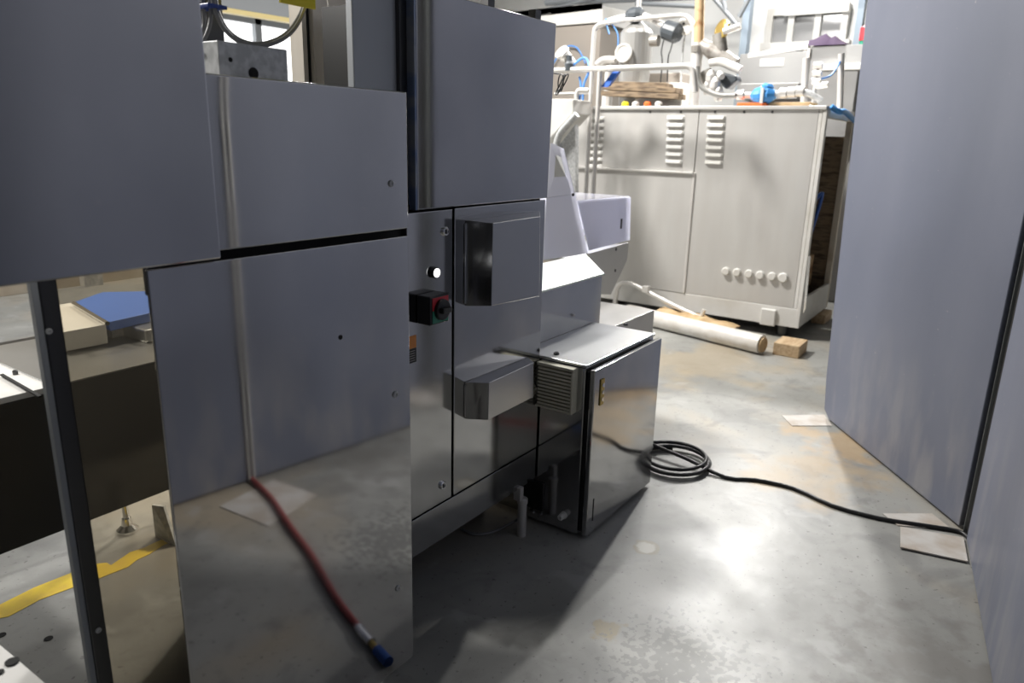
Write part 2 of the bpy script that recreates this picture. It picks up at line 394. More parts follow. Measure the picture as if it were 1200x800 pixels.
# block with doors
MB().box(dx(1.90), 2.40, YD+.03, 1.86, .20, 1.97).build('machine_body', 'steel_dark', mm)
MB().box(1.40, 2.40, 1.77, 1.86, 0, 1.40).build('light_leak_block', 'steel_dark', mm)  # unseen slab added to stop light leaking out under the machine
MB().prism([(1.684, YD, dz(1.352)), (dx(2.795), YD, dz(1.352)), (dx(2.815), YD, dz(2.069)), (1.684, YD, dz(2.069))], (0, .16, 0)).build('upper_block', 'steel', mm, .004, seg=5)
for q in ((573, 3), (628, 19)):
    c = py(*q, YD+.05); MB().box(c.x-.018, c.x+.018, YD+.04, YD+.07, dz(2.071), c.z+.02).build('lifting_lug', 'steel_dark', mm)
MB().box(1.482, 1.683, YD+.045, YD+.07, 1.0, 2.5).build('rear_panel', 'grey_steel', mm, .003)
ld = MB().box(dx(1.885), dx(2.134), YD, YD+.025, dz(.170), dz(1.344)).build('narrow_panel', 'steel_door', mm, .003)
dr = MB().box(dx(2.148), dx(2.780), YD, YD+.025, dz(.170), dz(1.346)).build('door', 'steel_door', mm, .003)
MB().box(1.60, 2.412, YD+.027, YD+.03, .30, 1.40).build('gap_backing', 'gap', mm)
MB().box(1.45, 2.41, YD+.002, YD+.026, dz(.0), dz(.162)).build('plinth', 'steel_door', mm, .002)
MB().box(1.676, 1.6835, YD+.001, YD+.0445, dz(1.352), dz(2.069)).build('reflection_strip', 'blue_reflection', mm)  # thin strip on the block side, its blue is a painted reflection
# locks, button, switch, label
for q in ((521, 271), (518, 568)):
    c = py(*q, YD)
    lk = MB().lathe(c, (0, -1, 0), [(0, .015), (.006, .015), (.009, .012), (.009, .0095), (.006, .009)], 18).build('lock', 'chrome', ld)
    MB().box(c.x-.0015, c.x+.0015, YD-.0085, YD-.005, c.z-.008, c.z+.008).build('lock_slot', 'gap', lk)
c = py(508, 319, YD)
MB().lathe(c, (0, -1, 0), [(0, .0185), (.011, .0185), (.013, .016), (.013, .013)], 20).build('button_ring', 'black', ld)
MB().lathe(c+V((0, -.010, 0)), (0, -1, 0), [(0, .0145), (.006, .0145), (.008, .011)], 20).build('push_button', 'white_led', ld)
sx0, sx1, sz0, sz1 = dx(1.932), dx(2.040), dz(.945), dz(1.052)
sw = MB().box(sx0, sx1, YD-.055, YD, sz0, sz1).build('switch_box', 'black', ld, .005)
ys = YD-.0555; sc_, szm = (sx0+sx1)/2, (sz0+sz1)/2
MB().box(sx0+.010, sx1-.008, ys-.0015, ys, szm, sz1-.006).build('red_plate', 'red', ld)
MB().box(sx0+.010, sx1-.008, ys-.0015, ys, sz0+.006, szm-.0005).build('green_plate', 'green', ld)
MB().lathe((sc_+.004, ys-.001, szm), (0, -1, 0), [(0, .034), (.011, .033), (.013, .030)], 24).build('rotary_dial', 'black', ld)
MB().box(sc_-.018, sc_+.026, ys-.030, ys-.011, szm-.009, szm+.009).build('rotary_handle', 'black', ld, .004)
lx0, lx1 = dx(1.887), dx(1.926)
MB().box(lx0, lx1, YD-.0012, YD+.001, dz(.858), dz(.905)).build('warning_label', 'orange', ld)
MB().box(lx0, lx1, YD-.0012, YD+.001, dz(.803), dz(.857)).build('warning_label', 'black', ld)
ln = MB()
for k in range(5): ln.box(lx0+.003, lx1-.007, YD-.0018, YD-.001, dz(.811+k*.009), dz(.8125+k*.009))
ln.build('label_lines', 'paper', ld)
# hoods on the door
def hood(front, back, d):
    f = [py(*q, YD-d) for q in front]; k = [py(*q, YD-.001) for q in back]
    o = MB().hexa([f[0], f[1], k[1], k[0]], [f[3], f[2], k[2], k[3]]).build('vent_hood', 'hood', dr, .002, seg=3)
    MB().box(k[0].x-.012, k[0].x+.001, YD-.007, YD-.0005, k[0].z+.01, k[3].z-.01).build('hood_flange', 'hood', o, .002)
# corners: bottom left, bottom right, top right, top left
hood([(576, 358.5), (632, 347), (633, 253.5), (578, 261.5)], [(546, 358.5), (632, 343), (632.5, 247), (546, 258)], .103)
hood([(572, 492), (625, 465.5), (625.5, 424.5), (573, 448.5)], [(546, 491), (630, 455), (619, 418.5), (545, 447.5)], .103)

# post, tinted guard pane beside it
gp = thing('guard_frame', 'dark steel guard post with a tinted pane left of the lower panel', 'guard', (.62, 1.47, 0))
MB().box(.590, .622, 1.45, 1.475, 0, 1.362).build('post', 'steel_dark', gp, .003)
MB().box(.578, .590, 1.452, 1.470, 0, 1.362).build('edge_strip', 'beam', gp, .002)
for q in ((57, 388), (115, 738)): screw(py(*q, 1.45), .006, gp)
MB().box(.622, 1.0, 1.462, 1.466, .05, 1.362).build('guard_pane', 'smoke', gp)

# galvanised bracket box, conduit post and cables on top of the side panel
gb = thing('galvanised_box', 'speckled galvanised steel box on top of the left panels', 'box', (1.1, 1.47, 1.70))
g0 = MB().box(1.005, 1.185, 1.46, 1.56, 1.700, 1.785).build('box_body', 'galv', gb, .002)
c = py(270, 70, 1.46); MB().lathe(c, (0, -1, 0), [(0, .005), (.001, .005)], 10).build('drill_hole', 'gap', gb)
c = py(297, 86, 1.46); MB().lathe(c, (0, -1, 0), [(0, .013), (.001, .013)], 14).build('cable_hole', 'gap', gb)
for q in ((237, 78), (323, 88)):
    c = py(*q, 1.5); MB().lathe((c.x, 1.5, 1.70), (0, 0, 1), [(0, .010), (.010, .010), (.014, .006)], 6).build('bolt', 'chrome', gb)
cp = thing('cable_post', 'grey flat cable post rising behind the galvanised box', 'post', (1.05, 1.62, 1.70))
MB().box(1.07, 1.135, 1.62, 1.65, 1.70, 2.5).build('post', 'steel_dark', cp, .002)
def loop(name, label, pts, r, m='grey_cable', g='grey cables at the top left'):
    return tag(MB().tube(smooth_path(pts), r, 8).build(name, m), label, 'cable', g)
loop('grey_cable', 'left grey cable dropping beside the cable post', [py(236, -15, 1.56), py(238, 5, 1.56), py(239, 30, 1.57), py(229, 55, 1.56), py(222, 80, 1.58)], .0045)
loop('grey_cable', 'pale grey cable curving down just left of the cable post', [py(245, -15, 1.54), py(247, 10, 1.54), py(246, 28, 1.54), py(240, 45, 1.54), py(229, 60, 1.54)], .0045)
loop('grey_cable', 'upper grey cable of the hanging loop over the galvanised box', [py(252, -15, 1.56), py(254, 10, 1.56), py(266, 35, 1.55), py(286, 49, 1.54), py(310, 51, 1.54), py(335, 40, 1.55), py(352, 17, 1.56), py(362, -15, 1.56)], .0055)
loop('grey_cable', 'lower grey cable of the hanging loop over the galvanised box', [py(250, -15, 1.53), py(251, 8, 1.53), py(263, 34, 1.52), py(285, 51, 1.52), py(312, 53, 1.52), py(338, 41, 1.53), py(354, 18, 1.53), py(363, -15, 1.53)], .005)
for q, y in (((243, 8), 1.55), ((232, 62), 1.55)):
    c = py(*q, y)
    tag(MB().box(c.x-.018, c.x+.03, y-.03, y+.03, c.z-.004, c.z+.004).build('cable_tie', 'blue_tie', None, .002),
        'dark blue tie around the cables %s' % ('at the top edge' if q[1] < 20 else 'just above the panel corner'), 'tie')
c = py(347, 0, 1.5)
tag(MB().box(py(327, 3, 1.5).x, py(368, 3, 1.5).x, 1.495, 1.5, py(347, 7, 1.5).z, py(347, -30, 1.5).z).build('yellow_tag', 'yellow'), 'blank yellow tag hanging at the top edge', 'tag')
pr = thing('steel_upright', 'upright stainless profile with a black slit behind the side panel', 'upright', (1.75, 2.0, 0))
a, b = py(361, 50, 2.0), py(413, 50, 2.0)
MB().box(a.x, a.x+.065, 1.97, 2.05, 0.0, 2.6).build('upright_channel', 'beige_steel', pr, .003)
MB().box(a.x+.067, b.x, 2.0, 2.05, 0.0, 2.6).build('upright_plate', 'beige_steel', pr, .002)
MB().box(a.x-.012, a.x-.001, 1.99, 2.05, 0.0, 2.6).build('seal', 'gap', pr)
MB().box(a.x-.03, a.x-.0125, 1.99, 2.05, 0.0, 2.6).build('upright_edge', 'beige_steel', pr)

# ================================================================== seen through the opening under the upper plate
wt = thing('steel_worktable', 'low steel machine bed with a dark front seen through the opening at the left', 'machine', (.9, 2.2, 0))
zt, zb = .953, .541
MB().box(.815, 1.29, 2.0, 2.55, zb, zt-.004).build('bed_body', 'steel_dark', wt, .002)
cL = pz(30, 458, zt)
MB().box(.1, .8155, cL.y, 2.7, zb, zt-.02).build('bed_body', 'steel_dark', wt, .002)
MB().box(.812, 1.29, 1.995, 2.50, zt-.004, zt).build('bed_top', 'steel_top', wt)
o = MB().box(.1, .82, cL.y+.002, 2.75, zt-.02, zt-.004).build('side_top', 'white', wt, .002); o['label'] = 'white bed top'
a, b = pz(0, 440, zt), pz(45, 466, zt)
MB().hexa([a, a+V((.008, 0, 0)), b+V((.008, 0, 0)), b], [q+V((0, 0, .004)) for q in (a, a+V((.008, 0, 0)), b+V((.008, 0, 0)), b)]).build('seam_strip', 'gap', wt)
c = pz(18, 437, zt); MB().lathe(c, (0, 0, 1), [(-.005, .007), (.006, .007), (.008, .005)], 8).build('bolt', 'steel_dark', wt)
for x, y in ((1.342, 2.815), (.3, 2.7)):
    MB().cyl((x, y, .05), (x, y, zb+.05), .012, 10).build('leg', 'chrome', wt)
    MB().lathe((x, y, 0), (0, 0, 1), [(0, .042), (.012, .042), (.03, .022), (.06, .018), (.065, .012)], 18).build('levelling_foot', 'chrome', wt)
MB().box(.3, 1.36, 2.55, 2.86, zb+.02, zt-.12).build('bed_rear', 'steel_dark', wt)
# white slide with blue cover
a = [pz(62, 358, 1.02), pz(86, 354, 1.02), pz(124, 380, 1.02), pz(68, 390, 1.02)]
o = MB().prism(a, (0, 0, -.06)).build('white_slide', 'white', wt, .002)
a = [pz(86, 354, 1.025), pz(120, 342, 1.025), pz(172, 341, 1.025), pz(178, 366, 1.025), pz(128, 377, 1.025)]
o = MB().prism(a, (0, 0, -.03)).build('blue_cover', 'blue_belt', wt, .002)
MB().cyl(pz(86, 355, 1.03), pz(126, 379, 1.03), .007, 8).build('slide_rail', 'chrome', wt)
a = pz(130, 380, 1.0)
MB().box(a.x, a.x+.05, a.y, a.y+.04, zt, 1.02).build('stop_block', 'galv', wt, .003)
a = pz(150, 383, .99)
MB().box(a.x, a.x+.09, a.y-.1, a.y+.14, zt, .995).build('side_block', 'steel_top', wt, .006)
MB().box(pz(70, 392, zt).x-.02, pz(172, 385, zt).x, pz(70, 392, zt).y-.06, pz(70, 392, zt).y, zt, zt+.018).build('edge_bar', 'steel_top', wt, .002)
# machine hood behind, at left
hd = thing('rear_hood', 'pale rounded steel hood at the left edge beyond the white bed top', 'hood', (.6, 3.1, 1.0))
pa = [(0, 3.0, 1.02), (0, 2.98, 1.09), (0, 3.02, 1.13), (0, 3.05, 1.2), (0, 3.12, 1.3), (0, 3.5, 1.35), (0, 3.5, 1.02)]
MB().prism([(q[0]-.2, q[1], q[2]) for q in pa], (1.1, 0, 0)).build('hood_shell', 'white_pipe', hd, .01)
MB().box(-.2, .9, 3.02, 3.5, .9, 1.02).build('hood_gap_shade', 'gap', hd)  # black block stands in for the shaded gap under the hood
bw = thing('beige_cabinet', 'beige panelled cabinet in the distance behind the blue cover', 'cabinet', (1.6, 3.6, 0))
MB().box(1.0, 2.6, 3.5, 3.9, 0.9, 2.0).build('cabinet_body', 'cream', bw, .004)
a, b = py(95, 335, 3.49), py(117, 335, 3.49)
MB().box(a.x, b.x, 3.45, 3.5, .9, 2.0).build('grey_post', 'galv', bw, .003)
MB().box(1.0, 1.06, 3.55, 3.6, 0, .9).build('leg', 'galv', bw); MB().box(2.54, 2.6, 3.55, 3.6, 0, .9).build('leg', 'galv', bw)
# wedge bracket on the floor near the foot
q = pz(182, 628); q2 = pz(206, 640)
wd = thing('floor_bracket', 'small steel wedge bracket on the floor by the yellow line', 'bracket', q)
MB().prism([q, q+V((0, 0, .14)), q+V((.02, -.05, .14)), q2], (.012, .006, 0)).build('bracket_web', 'galv', wd)
MB().box(q.x-.0, q.x+.12, q.y-.1, q.y+.0, 0, .008).build('bracket_base', 'white', wd)
# plate with holes at the bottom left corner
pl_ = thing('perforated_plate', 'white plate with a round hole at the bottom left corner', 'plate', py(20, 790, 1.25))
zz = .62
pp = [pz(-40, 730, zz), pz(2, 757, zz), pz(70, 815, zz), pz(-40, 860, zz)]
MB().prism(pp, (0, 0, -.004)).build('plate_sheet', 'white', pl_)
c = pz(14, 775, zz+.002); MB().cyl(c, c+V((0, 0, .0015)), .012, 16).build('hole', 'gap', pl_)
c = pz(0, 787, zz+.002); MB().cyl(c, c+V((0, 0, .0015)), .007, 12).build('hole', 'gap', pl_)
MB().cyl(pz(-20, 830, zz)+V((0, 0, -.005)), V((pz(-20, 830, zz).x, pz(-20, 830, zz).y, 0)), .015, 10).build('leg', 'galv', pl_)
for q in ((2, 744), (57, 748)):
    c = pz(*q); o = MB().cyl(c+V((0, 0, .0003)), c+V((0, 0, .0018)), .013, 14).build('bolt_hole', 'gap', fl)

# ================================================================== CONTROL CABINET
cb = thing('control_cabinet', 'small stainless floor control cabinet with a vent grille, beside the tall doors', 'cabinet', (2.74, 1.43, 0))
X0, X1, Y0, Y1, Z1 = 2.420, 3.055, 1.302, 1.605, .745
MB().box(X0, X1, Y0, Y1, .018, Z1).build('cabinet_body', 'steel_door', cb, .004)
MB().box(X0-.004, X1+.004, Y0-.006, 1.6145, Z1+.0005, Z1+.013).build('lid', 'steel_top', cb, .003)
MB().box(X0+.012, X1-.002, Y0-.018, Y0-.0005, .03, Z1-.02).build('door_seal', 'gap', cb)
cd_ = MB().box(X0+.004, X1+.004, 1.262, 1.284, .018, .740).build('door', 'steel_door', cb, .004)
lt = py(705, 459, 1.262)
MB().box(lt.x-.016, lt.x+.016, 1.257, 1.262, lt.z-.055, lt.z+.055).build('latch_plate', 'brass', cd_, .003)
for dz in (-.03, 0, .03): MB().lathe((lt.x, 1.257, lt.z+dz), (0, -1, 0), [(0, .009), (.003, .009), (.003, .006)], 10).build('latch_lock', 'chrome', cd_)
q = py(695, 597, 1.262); MB().box(q.x-.003, q.x+.003, 1.2605, 1.263, q.z-.05, q.z+.05).build('hinge_slot', 'gap', cd_)
for q in ((652, 415), (733, 381)):
    c = pz(*q, Z1+.013); MB().lathe(c, (0, 0, 1), [(0, .012), (.006, .012), (.010, .008)], 10).build('lid_bolt', 'steel_dark', cb)
# vent grille on the left side
VY0, VY1, VZ0, VZ1 = 1.335, 1.506, .552, .741
vg = MB().box(X0-.016, X0+.001, VY0, VY1, VZ0, VZ1).build('vent_grille', 'beige', cb, .003)
for k in range(11):
    z = VZ0+.017+k*.0148
    MB().hexa([(X0-.016, VY0+.01, z), (X0-.036, VY0+.007, z-.004), (X0-.036, VY1-.006, z-.004), (X0-.016, VY1-.006, z)],
              [(X0-.016, VY0+.01, z+.008), (X0-.036, VY0+.007, z+.004), (X0-.036, VY1-.006, z+.004), (X0-.016, VY1-.006, z+.008)]).build('vent_slat', 'beige', vg)
MB().box(X0-.040, X0-.0145, VY0, VY1, VZ1-.012, VZ1).build('vent_top', 'beige', vg, .003)
MB().box(X0-.040, X0-.0145, VY0, VY0+.010, VZ0, VZ1-.012).build('vent_side', 'beige', vg, .003)
MB().box(X0-.040, X0-.0145, VY0+.010, VY1, VZ0, VZ0+.010).build('vent_sill', 'beige', vg, .003)
c = px(661, 603, X0)
MB().lathe(c, (-1, 0, 0), [(0, .016), (.010, .016), (.010, .013), (.032, .013), (.036, .010), (.036, .006), (.03, .005)], 12).build('cable_gland', 'white', cb)
for q in ((634, 580), (634, 602), (625, 579), (625, 600)):
    c = px(*q, X0); MB().lathe(c, (-1, 0, 0), [(0, .006), (.004, .005)], 8).build('screw', 'chrome', cb)
for x in (X0+.06, X1-.06):
    for y in (Y0+.04, Y1-.04): MB().cyl((x, y, 0), (x, y, .02), .018, 12).build('foot', 'black', cb)
# side bracket between cabinet and machine
MB().box(X0-.008, X0+.0005, 1.47, 1.60, .07, .20).build('side_bracket', 'steel_dark', cb, .002)

dp = thing('drain_pipe', 'short upright steel drain pipe at the foot of the tall doors', 'pipe', (2.30, 1.50, 0))
MB().cyl((2.30, 1.50, .0), (2.30, 1.50, .16), .019, 16).build('pipe', 'brushed', dp)
MB().lathe((2.30, 1.50, .15), (0, 0, 1), [(0, .022), (.02, .022), (.025, .015)], 16).build('collar', 'brushed', dp)
MB().box(2.275, 2.30, 1.495, 1.53, .165, .225).build('bracket_arm', 'brushed', dp, .003)
tag(MB().tube(smooth_path([pz(541, 620, .01), pz(558, 626, .008), pz(580, 622, .008), pz(600, 612, .012), pz(607, 608, .03)]), .006, 8).build('thin_hose', 'grey_cable'), 'thin grey hose on the floor by the drain pipe', 'hose')

# ================================================================== hopper, guard and box behind the cabinet
hp = thing('steel_hopper', 'stainless hopper body with a sloped lip standing behind the control cabinet', 'hopper', (3.0, 1.8, 0))
yb = 1.615
xr = py(706, 322, yb).x; zl = py(706, 322, yb).z
MB().box(2.47, xr, yb, 2.3, 0.0, zl).build('hopper_body', 'steel_door', hp, .003)
xt = py(688, 297, 1.76)
MB().hexa([(2.47, yb-.012, zl), (xr+.012, yb-.012, zl), (xr-.03, 1.78, zl), (2.47, 1.78, zl)],
          [(2.47, yb-.006, zl+.008), (xr+.006, yb-.006, zl+.008), (xt.x, 1.77, xt.z), (2.47, 1.77, xt.z)]).build('sloped_lip', 'lip', hp, .002)
bk = [py(690, 297, 1.95), py(737, 284, 1.95), py(735, 305, 1.95), py(716, 345, 1.95), py(704, 345, 1.95)]
o = MB().prism(bk, (0, .012, 0)).build('end_plate', 'brushed', hp, .002)
for q in ((722, 292), (721, 317)): MB().lathe(py(*q, 1.949), (0, -1, 0), [(0, .009), (.002, .009), (.002, .006)], 12).build('plate_hole', 'steel_dark', hp)
gd = thing('clear_guard', 'clear bluish plastic safety guard over the hopper', 'guard', (3.0, 1.9, 1.1))
def pane(name, pts, d=.006):
    n = (V(pts[1])-V(pts[0])).cross(V(pts[2])-V(pts[0])).normalized()*d
    return MB().prism(pts, n).build(name, 'poly', gd)
y0 = 1.80
a0, a1 = py(634, 305, y0), py(688, 297, y0)
b0, b1 = py(640, 232, y0+.10), py(673, 228, y0+.10)
c0, c1 = py(645, 168, y0+.24), py(660, 175, y0+.24)
pane('front_pane', [a0, a1, b1, b0]); pane('top_pane', [b0, b1, c1, c0])
pane('side_pane', [a1, a1+V((.06, .35, 0)), b1+V((.06, .25, 0)), b1])
pane('upper_side_pane', [b1, b1+V((.06, .25, 0)), c1+V((.02, .15, 0)), c1])
y2 = 1.95
e0, e1, e2, e3 = py(690, 293, y2), py(737, 281, y2), py(738, 231, y2), py(676, 236, y2)
pane('outlet_front', [e0, e1, e2, e3]); dd = V((0, .45, 0))
pane('outlet_top', [e3, e2, e2+dd, e3+dd]); pane('outlet_end', [e1, e1+dd, e2+dd, e2]); pane('outlet_back', [e0+dd, e1+dd, e2+dd, e3+dd])
ctr = (py(727, 262, y2)); MB().box(ctr.x-.012, ctr.x+.012, y2-.008, y2-.002, ctr.z-.03, ctr.z+.03).build('pane_latch', 'black', gd, .004)
for q in ((671, 228),): c = py(*q, y0+.09); MB().lathe(c, (0, -1, 0), [(0, .008), (.008, .007)], 8).build('pane_screw', 'black', gd)
tag(MB().box(e0.x+.03, e0.x+.12, y2+.1, y2+.2, e0.z-.05, e0.z+.10).build('outlet_bracket', 'galv', None, .004), 'small grey bracket inside the clear guard', 'bracket')
MB().box(e0.x-.2, e1.x, y2+.02, y2+.44, e1.z-.06, e1.z-.03).build('outlet_tray', 'steel_top', hp, .003)
lb = thing('low_steel_box', 'low steel box with a flat top just behind the control cabinet', 'box', (3.35, 1.8, 0))
zl2 = .70
q1, q2, q3 = pz(767, 363, zl2), pz(707, 352, zl2), pz(735, 377, zl2)
MB().box(3.12, q1.x, q1.y, max(q2.y, q1.y+.3), 0, zl2).build('box_body', 'brushed', lb, .003)

# black cable loop hanging at the machine's top edge
cl = MB()
c = py(657, 97, 1.72)
for k in range(3):
    cl.tube([c+V((math.cos(t)*.028*(1+.1*k)+.006*k, .03*math.cos(t+k*.6), math.sin(t)*.036*(1+.08*k)-.003*k)) for t in [i*2*PI/24 for i in range(25)]], .0028, 6)
cl.tube([(2.40, 1.665, c.z+.03), (2.44, 1.69, c.z+.035), c+V((-.02, 0, .034))], .003, 6)
tag(cl.build('cable_loop', 'rubber'), 'small black cable loop hanging at the top right edge of the tall machine block', 'cable')

# ================================================================== RIGHT ENCLOSURE (blue-grey sheets)
en = thing('blue_grey_enclosure', 'tall blue-grey sheet enclosure along the right side of the aisle', 'enclosure', (3.0, -.6, 0))
a = pz(962, 486); b = pz(1123, 619)
a2 = V((4.775, .925, 2.394)); up = 3.2
ad = (a2-a)/2.394
t_ = V((b.y-a.y, -(b.x-a.x), 0)).normalized()*.05
if t_.y > 0: t_ = -t_
nA = (a-b).normalized()
# sheet with a leaning outer edge and a rounded bottom corner
out = [b+V((0, 0, .012)), a-nA*.10+V((0, 0, .012)), a-nA*.03+V((0, 0, .05)), a+V((0, 0, .16))+ad*.1, a+ad*up, b+V((0, 0, up))]
MB().prism(out, t_).build('sheet', 'film', en, .004)
c = V((2.457, -.168, 0)); b2 = pz(1132, 634)
dB = (c-b2).normalized(); nB = V((-dB.y, dB.x, 0));  nB = nB if nB.y < 0 else -nB
seam = b2+dB*((b2.x-1.93)/-dB.x); e2_ = b2+dB*((b2.x+1.6)/-dB.x)
def wallsheet(p, q, z0=.01, tilt=0):
    return MB().prism([p+V((0, 0, z0)), q+V((0, 0, z0)), q+V((0, 0, up)), p+V((0, 0, up))], nB*.05).build('sheet', 'film', en, .004)
wallsheet(b2+dB*.0, seam-dB*.012); wallsheet(seam+dB*.012, e2_)
# grey trim in the gap
g1, g2 = b+V((.004, -.02, 0)), b2+V((-.0, -.012, 0))
MB().prism([g1, g2, g2+V((.04, -.06, 0)), g1+V((.06, -.05, 0))], (0, 0, up)).build('gap_filler', 'gap', en)
tm = pz(1127, 622)
MB().box(tm.x-.022, tm.x+.008, tm.y-.022, tm.y-.004, .0, up).build('corner_trim', 'trim', en, .003)
MB().box(seam.x-.011, seam.x+.011, seam.y-.03, seam.y-.006, 0, up).build('seam_filler', 'film', en)
for s in (-1, 1):
    pth = [seam+V((s*.013, .006, .0)), seam+V((s*.013, .006, 1.75)), seam+V((s*.013+.03, .006, 1.95)), seam+V((s*.013+.14, .006, 2.15))]
    MB().tube(bend(pth, .12), .0055, 6).build('seam_bead', 'white', en)
MB().box(-1.6, 4.2, -1.6, -1.55, 0, up).build('rear_sheet', 'film', en)

# ================================================================== floor pieces
def sheet(name, label, pts, z, th, m='paper', g='loose boards on the floor'):
    return tag(MB().prism([pz(x, y, z) if isinstance(x, (int, float)) and abs(x) > 20 else V((x, y, z)) for x, y in pts], (0, 0, th)).build(name, m), label, 'board', g)
sheet('floor_board', 'white board lying at the foot of the far enclosure edge', [(916, 487), (966, 486), (975, 499), (928, 499)], .001, .003)
sheet('floor_board', 'upper dusty board under the black cable at the gap in the enclosure', [(1034, 602), (1092, 602), (1116, 621), (1052, 616)], .001, .003)
sheet('floor_board', 'nearest dusty board below the black cable at the gap in the enclosure', [(1055, 618), (1129, 631), (1134, 659), (1055, 642)], .005, .006)
sheet('floor_board', 'pale board beside the red hose, seen mirrored in the lower panel', [(1.69, -.14), (1.71, .17), (2.02, .115), (2.0, -.17)], .001, .003)
# black power cable: coil + run
pts = []
cc = V((3.42, 1.28, 0))
c1 = pz(790, 543)
rx = .165
for i in range(0, 76):
    t = i*2*PI/24+.4; k = i/24
    r = rx*(1+.055*math.sin(k*2.1)); pts.append(c1+V((math.cos(t)*r*1.05+.012*math.sin(k*3), math.sin(t)*r+.012*math.cos(k*2), .010+.011*(k % 3.2))))
run = [pz(*q, .009) for q in ((850, 559), (885, 562), (930, 572), (975, 592), (1030, 607), (1080, 615), (1122, 622), (1135, 630))]
last = pts[-1]
cb_path = smooth_path(pts+[ (last+run[0])/2+V((0, .0, .006)) ]+run, 3)
tag(MB().tube(cb_path, .0098, 8).build('power_cable', 'rubber'), 'black power cable coiled beside the control cabinet and running to the enclosure gap', 'cable')
# red hose (lies below the frame, visible mirrored in the panel)
rh = thing('red_hose', 'red hose with blue coupling, mirrored in the lower panel', 'hose', (1.55, .7, 0))
MB().tube(smooth_path([(1.93, -.24, .012), (1.86, .0, .012), (1.752, .26, .012), (1.66, .5, .012), (1.535, .77, .012), (1.46, .97, .012)]), .013, 10).build('hose', 'red_hose', rh)
MB().tube([(1.46, .97, .012), (1.445, 1.01, .014), (1.43, 1.06, .014)], .017, 10).build('coupling', 'chrome', rh)
MB().tube([(1.43, 1.06, .014), (1.415, 1.10, .014)], .012, 10).build('nipple', 'brass', rh)
MB().tube([(1.415, 1.10, .016), (1.395, 1.17, .016)], .018, 10).build('blue_coupling', 'blue_plastic', rh)

# ================================================================== BACK MACHINE
XB = 6.4
bm_ = thing('back_machine', 'large worn steel machine with louvred front standing at the far end', 'machine', (6.9, 2.6, 0))
yR, yL, zB, zT = 1.42, 3.72, .10, 1.915
zS = .265
ySeam = px(809, 250, XB).y; zLedge = px(740, 199, XB).z
MB().box(XB, XB+.02, yR+.06, ySeam-.004, zS, zT-.03).build('front_panel', 'brushed', bm_, .002)
MB().box(XB, XB+.02, ySeam+.004, yL, zLedge+.012, zT-.03).build('front_panel', 'brushed', bm_, .002)
MB().box(XB-.008, XB+.02, ySeam+.006, yL, zS, zLedge-.012).build('front_panel', 'brushed', bm_, .002)
MB().box(XB-.03, XB, ySeam+.0, yL, zLedge-.010, zLedge+.010).build('ledge', 'white_pipe', bm_, .003)
MB().box(XB-.012, XB+.02, ySeam-.016, ySeam+.006, zS, zLedge).build('seam_strip', 'white_pipe', bm_, .002)
MB().box(XB-.02, XB+1.1, yR, yL+.02, zT-.03, zT).build('top_rail', 'brushed', bm_, .004)
MB().box(XB-.004, XB+.03, yR, yL+.02, zB, zS-.002).build('skirt', 'white', bm_, .004)
yl_ = px(895, 378, XB).y
MB().box(XB-.03, XB+.0, yl_-.1, yl_+.03, zB-.012, zS-.03).build('skirt_bracket', 'white', bm_, .01)
MB().box(XB, XB+.03, yR+.03, yR+.058, zS, zT-.03).build('corner_trim', 'white', bm_, .003)
MB().box(XB-.006, XB+.05, yR-.004, yR+.026, zB, zT-.03).build('corner_post', 'white', bm_, .003)
MB().box(XB+1.04, XB+1.1, yR, yR+.05, zB, zT-.03).build('rear_post', 'cream', bm_, .003)
MB().box(XB+.05, XB+1.04, yR, yR+.03, zB, .34).build('side_skirt', 'white', bm_, .003)
MB().box(XB+.05, XB+1.04, yR, yR+.03, zT-.09, zT-.03).build('side_rail', 'cream', bm_, .003)
MB().box(XB+.05, XB+1.04, yR+.25, yR+.29, 1.12, 1.17).build('inner_rail', 'cream', bm_, .003)
MB().box(XB+1.06, XB+1.08, yR+.05, yL, zB, zT-.22).build('rear_panel', 'old_wood', bm_)
MB().box(XB+.02, XB+1.06, yL, yL+.02, zB, zT-.03).build('end_panel', 'steel_dark', bm_)
MB().box(XB+.03, XB+1.06, yR+.03, yL, zB, zB+.02).build('base_panel', 'steel_dark', bm_)
MB().box(XB+.35, XB+1.06, yR+.5, yR+.52, zB+.02, zT-.04).build('inner_panel', 'old_wood', bm_)
MB().box(XB+.35, XB+.40, yR+.2, yR+.25, .3, zT-.04).build('inner_post', 'cream', bm_)
MB().box(XB+.45, XB+.95, yR+.15, yR+.45, .32, .62).build('inner_box', 'rust', bm_, .01)
MB().cyl((6.95, yR+.18, .5), (6.95, yR+.18, 1.85), .022, 10).build('inner_pipe', 'white_pipe', bm_)
MB().tube(smooth_path([(6.7, yR+.15, 1.0), (6.85, yR+.12, .8), (6.95, yR+.2, .95), (7.1, yR+.1, 1.2), (7.2, yR+.2, .7)]), .016, 8).build('inner_hose', 'blue_plastic', bm_)
MB().lathe((6.9, yR+.2, 1.05), (0, 0, 1), [(0, .04), (.05, .05), (.1, .03), (.16, .03)], 12).build('inner_valve', 'galv', bm_)
MB().lathe((7.05, yR+.2, .45), (0, 0, 1), [(0, .05), (.1, .06), (.2, .03)], 12).build('inner_valve', 'rust', bm_)
MB().tube(bend([(6.75, yR+.1, .36), (6.75, yR+.1, .6), (7.0, yR+.2, .62), (7.0, yR+.2, .9)], .06), .02, 8).build('inner_pipe', 'rust', bm_)
MB().prism([px(947, 300, XB-.02), px(950, 300, XB-.02), px(944, 362, XB-.02), px(941, 368, XB-.02)], (0, 0, 0) and (.004, 0, 0) or (.004, 0, 0)).build('loose_strip', 'chrome', bm_)
